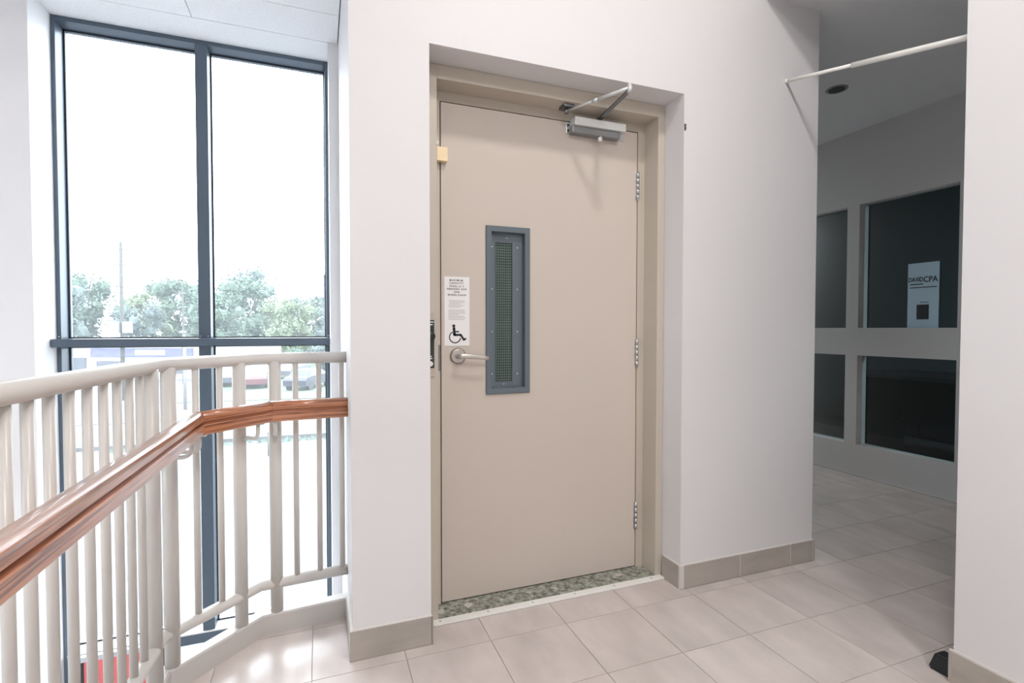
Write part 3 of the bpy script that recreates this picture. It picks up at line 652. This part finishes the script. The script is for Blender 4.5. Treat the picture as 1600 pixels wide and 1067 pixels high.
# tufts along the kerb
g = MB(); rr = random.Random(5)
for k in range(220):
    x = rr.uniform(-7, 3); y = 21.35+(-x)*.035+rr.uniform(0, .35)+.35; h = rr.uniform(.05, .2)
    v = [g.bm.verts.new((x-.06, y, GFL)), g.bm.verts.new((x+.06, y, GFL)), g.bm.verts.new((x+rr.uniform(-.05, .05), y+rr.uniform(-.05, .05), GFL+h))]; g.bm.faces.new(v)
tag(g.build('weed_tufts', 'leaf_a'), 'low weeds growing along the kerb', 'weeds', kind='stuff')
def tree_mesh(seed, h, wd, nleaf=6500):
    rr = random.Random(seed); g = bmesh.new(); blobs = []
    for k in range(30):
        t = rr.random(); zz = h*(.16+.72*t); env = math.sin(math.pi*min(1, .18+.80*(1-t)))**.6
        a = rr.uniform(0, 6.28); rad = rr.uniform(.1, .40)*wd*env; br = wd*rr.uniform(.09, .17)
        blobs.append((rad*math.cos(a), rad*math.sin(a), zz, br))
    for bx, by, bz, br in blobs:
        q = bmesh.ops.create_icosphere(g, subdivisions=1, radius=br*.62)
        for v in q['verts']: v.co = v.co*rr.uniform(.8, 1.2)+Vector((bx, by, bz))
    for k in range(nleaf):
        bx, by, bz, br = rr.choice(blobs); d = Vector((rr.gauss(0, 1), rr.gauss(0, 1), rr.gauss(0, 1))).normalized(); c = Vector((bx, by, bz))+d*br*rr.uniform(.55, 1.35); s = rr.uniform(.10, .24)
        t1 = Vector((rr.gauss(0, 1), rr.gauss(0, 1), rr.gauss(0, 1))).normalized()*s; t2 = d.cross(t1).normalized()*s
        g.faces.new([g.verts.new(c+t1), g.verts.new(c+t2), g.verts.new(c-t1)])
    me = bpy.data.meshes.new('foliage'); g.to_mesh(me); g.free()
    t = MB().cyl((0, 0, 0), (0, 0, h*.5), wd*.03, wd*.018, 8)
    for k in range(6):
        bx, by, bz, br = blobs[k]; t.cyl((0, 0, h*.3), (bx, by, bz), wd*.014, wd*.005, 6)
    mt_ = bpy.data.meshes.new('trunk'); t.bm.to_mesh(mt_); t.bm.free(); mt_.materials.append(MATS['bark']); return me, mt_
protos = [tree_mesh(s, 9.5, 8.5) for s in (1, 2, 3, 4)]
fol = {}
TREES = [ # u, v, scale, proto, leaf, label
    (-28.2, 62, .98, 0, 'leaf_c', 'hazy tree behind the left end of the white building'),
    (-24.1, 62, .95, 3, 'leaf_c', 'hazy grey green tree outside, leftmost with a bare rounded crown'),
    (-23.6, 66, 1.00, 1, 'leaf_a', 'round tree standing right behind the tall utility pole'),
    (-20.2, 74, .82, 2, 'leaf_c', 'low tree just right of the tall utility pole'),
    (-19.4, 74, .92, 0, 'leaf_b', 'yellow green tree midway between the two utility poles'),
    (-15.9, 72, 1.02, 1, 'leaf_a', 'tall tree just left of the slim far utility pole'),
    (-12.0, 72, 1.00, 2, 'leaf_a', 'tree directly left of the window mullion'),
    (-9.0, 68, 1.10, 3, 'leaf_a', 'large tree just right of the window mullion'),
    (-6.0, 66, 1.13, 0, 'leaf_c', 'tallest round tree in the right half of the window'),
    (-3.0, 64, .86, 1, 'leaf_b', 'yellowish lower tree in front of the tree line'),
    (-1.2, 72, .92, 2, 'leaf_c', 'pale tree in the right part of the far tree line'),
    (1.6, 70, .80, 3, 'leaf_b', 'last visible tree near the right window jamb'),
    (4.5, 68, .85, 0, 'leaf_a', 'tree partly hidden by the right window jamb'),
    (-7.4, 63, .40, 2, 'leaf_b', 'small bushy tree beside the red car'),
    (-2.6, 58, .36, 0, 'leaf_a', 'low dark bush on the lawn behind the cars'),
    (.5, 55, .40, 1, 'leaf_c', 'low bush behind the dark blue car'),
    (-31.5, 79, .47, 1, 'leaf_c', 'hedge bush above the shop roof, at the left window jamb'),
    (-27.5, 80, .47, 2, 'leaf_a', 'hedge bush above the shop roof, left of the tall utility pole'),
    (-24, 81, .47, 3, 'leaf_c', 'hedge bush above the shop roof, behind the tall utility pole'),
    (-20.2, 82, .47, 0, 'leaf_b', 'hedge bush above the shop roof, just right of the tall utility pole'),
]
for i_, (u_, v_, s_, p_, lf_, lab) in enumerate(TREES):
    if s_ > .5: q_ = (1, 1.17, 1.36)[i_ % 3]; u_ *= q_; v_ *= q_; s_ *= q_
    key = (p_, lf_)
    if key not in fol: me = protos[p_][0].copy(); me.materials.clear(); me.materials.append(MATS[lf_]); fol[key] = me
    small = s_ < .5
    r = empty('bush' if small else 'tree', (u_, v_, GFL), label=lab, cat='bush' if small else 'tree', group='trees and bushes beyond the road'); r.scale = (s_, s_, s_*(.75 if small else 1)); r.rotation_euler.z = u_*1.7
    o = bpy.data.objects.new('foliage', fol[key]); COL.objects.link(o); o.parent = r
    o = bpy.data.objects.new('trunk', protos[p_][1]); COL.objects.link(o); o.parent = r
# shop building
bl = empty('shop_building', (-14, 53, GFL), label='low white shop building with a blue sign band across the road', cat='building'); BR = Matrix.Rotation(math.atan2(-4.5, 12.05), 4, 'Z')
bl.rotation_euler.z = math.atan2(-4.5, 12.05)
L2 = 7.2
def bp(mb, n_, m_, parent=bl): return mb.build(n_, m_, parent)
bp(MB().box(-L2, L2, 0, 10, 0, 2.95), 'wall', 'building_white'); bp(MB().box(-L2-.1, L2+.1, -.1, 10.1, 2.95, 3.12), 'roof', 'building_white')
sb_ = bp(MB().box(-4.9, 4.0, -.09, .02, 1.95, 2.72, bev=.01), 'sign_band', 'sign_blue')
bp(MB().box(-1.0, 1.6, -.11, -.088, 2.12, 2.55), 'sign_panel', 'building_white', sb_)
for x0, x1, z0, z1 in ((-6.7, -5.3, .6, 1.9), (-4.4, -2.3, .5, 1.6), (-1.6, .4, .1, 1.6), (1.3, 3.4, .5, 1.6), (5.0, 6.4, .6, 1.8)):
    f_ = bp(MB().box(x0, x1, -.05, .02, z0, z1), 'window', 'window_frame_grey'); bp(MB().box(x0+.1, x1-.1, -.06, -.045, z0+.1, z1-.1), 'pane', 'pane_grey', f_)
# poles
up_ = empty('utility_pole', (-11.335, 38.05, GFL), label='tall wooden utility pole with two white boxes', cat='pole')
MB().cyl((0, 0, 0), (0, 0, 9.75), .13, .085, 10).build('pole', 'pole_wood', up_)
for z in (9.3, 8.35, 7.0, 6.6): MB().cyl((-.35, 0, z), (.35, 0, z+.02), .035, n=6).build('insulator_arm', 'pole_wood', up_)
for x in (-.28, .35): MB().box(x-.24, x+.24, -.42, -.12, 4.15, 4.85, bev=.02).build('transformer_box', 'pole_box', up_)
up_ = empty('utility_pole', (-10.1, 47.5, GFL), label='slim far utility pole near the window mullion', cat='pole')
MB().cyl((0, 0, 0), (0, 0, 7.6), .11, .07, 10).build('pole', 'pole_wood', up_); MB().cyl((-.3, 0, 7.2), (.3, 0, 7.2), .03, n=6).build('insulator_arm', 'pole_wood', up_)
lp = empty('lamp_post', (-6.83, 32.3, GFL), label='pale lamp post on the far side of the near verge', cat='lamp'); MB().cyl((0, 0, 0), (0, 0, 4.2), .09, .07, 10).build('post', 'pole_box', lp); MB().box(-.1, .1, -.6, .1, 4.2, 4.3, bev=.02).build('lamp_head', 'pole_box', lp)
mk = MB().cyl((-1.657, 19.56, GFL), (-1.657, 19.56, GFL+.78), .035, n=8).cyl((-1.657, 19.56, GFL+.78), (-1.657, 19.56, GFL+.82), .042, n=8).build('marker_post', 'pole_wood'); tag(mk, 'short grey marker post in the parking area near the kerb', 'post')
rs = empty('road_sign', (.33, 26.5, GFL), label='tall narrow sign on a post seen at the right window edge', cat='sign')
MB().cyl((0, 0, 0), (0, 0, 4.3), .04, n=8).build('post', 'pole_wood', rs); MB().box(-.09, .07, -.03, .02, 4.3, 7.05, bev=.005).build('panel', 'window_frame_grey', rs)
def car(loc, rz, paint, label):
    r = empty('car', loc, label=label, cat='car', group='parked cars'); r.rotation_euler.z = rz
    pr = [(-2.1, .35), (-2.15, .75), (-1.95, .95), (-1.35, 1.0), (-.8, 1.42), (.7, 1.45), (1.35, 1.02), (2.05, .92), (2.18, .6), (2.12, .33)]
    g = MB(); a = [g.bm.verts.new((x, -.85 if z < 1.1 else -.68, z)) for x, z in pr]; c = [g.bm.verts.new((x, .85 if z < 1.1 else .68, z)) for x, z in pr]
    g.bm.faces.new(a); g.bm.faces.new(c[::-1])
    for i in range(len(pr)): j = (i+1) % len(pr); g.bm.faces.new((a[i], a[j], c[j], c[i]))
    g.build('body', paint, r)
    for sy in (-1, 1):
        g = MB(); v = [g.bm.verts.new((x, sy*y, z)) for x, y, z in ((-1.15, .845, 1.03), (1.15, .845, 1.03), (.62, .70, 1.38), (-.75, .70, 1.38))]; g.bm.faces.new(v); g.build('side_window', 'car_glass', r)
    for x in (-1.35, 1.4):
        for sy in (-1, 1): w_ = MB().cyl((x, sy*.70, .33), (x, sy*.88, .33), .33, n=16).build('wheel', 'tyre', r)
car((-4.6, 43.5, GFL), 1.65, 'car_red', 'red car parked at the edge of the lawn'); car((-7.1, 45.5, GFL), 1.7, 'car_silver', 'silver car parked left of the red car'); car((-.75, 41.0, GFL), 1.15, 'car_navy', 'dark blue car near the right window jamb'); car((-2.3, 50.5, GFL), 1.2, 'car_silver', 'silver car parked between the red and the dark blue cars')
# red board in the lower part of the window
aw = empty('board', (-.85, 2.80, -1.2), label='red board in a dark frame against the window below floor level', cat='board')
par(MB().box(-1.0, -.705, 2.798, 2.812, -1.18, -.375).build('panel', 'awning_red'), aw)
par(MB().box(-1.02, -.685, 2.792, 2.816, -.375, -.352, bev=.002).build('top_rail', 'alu_light'), aw)
for x in (-1.02, -.705): par(MB().box(x, x+.02, 2.792, 2.816, -1.2, -.375, bev=.002).build('frame_stile', 'gasket'), aw)
for x in (-.86, -.75): par(MB().box(x, x+.012, 2.7945, 2.7985, -1.18, -.376).build('pale_stripe', 'paper'), aw)
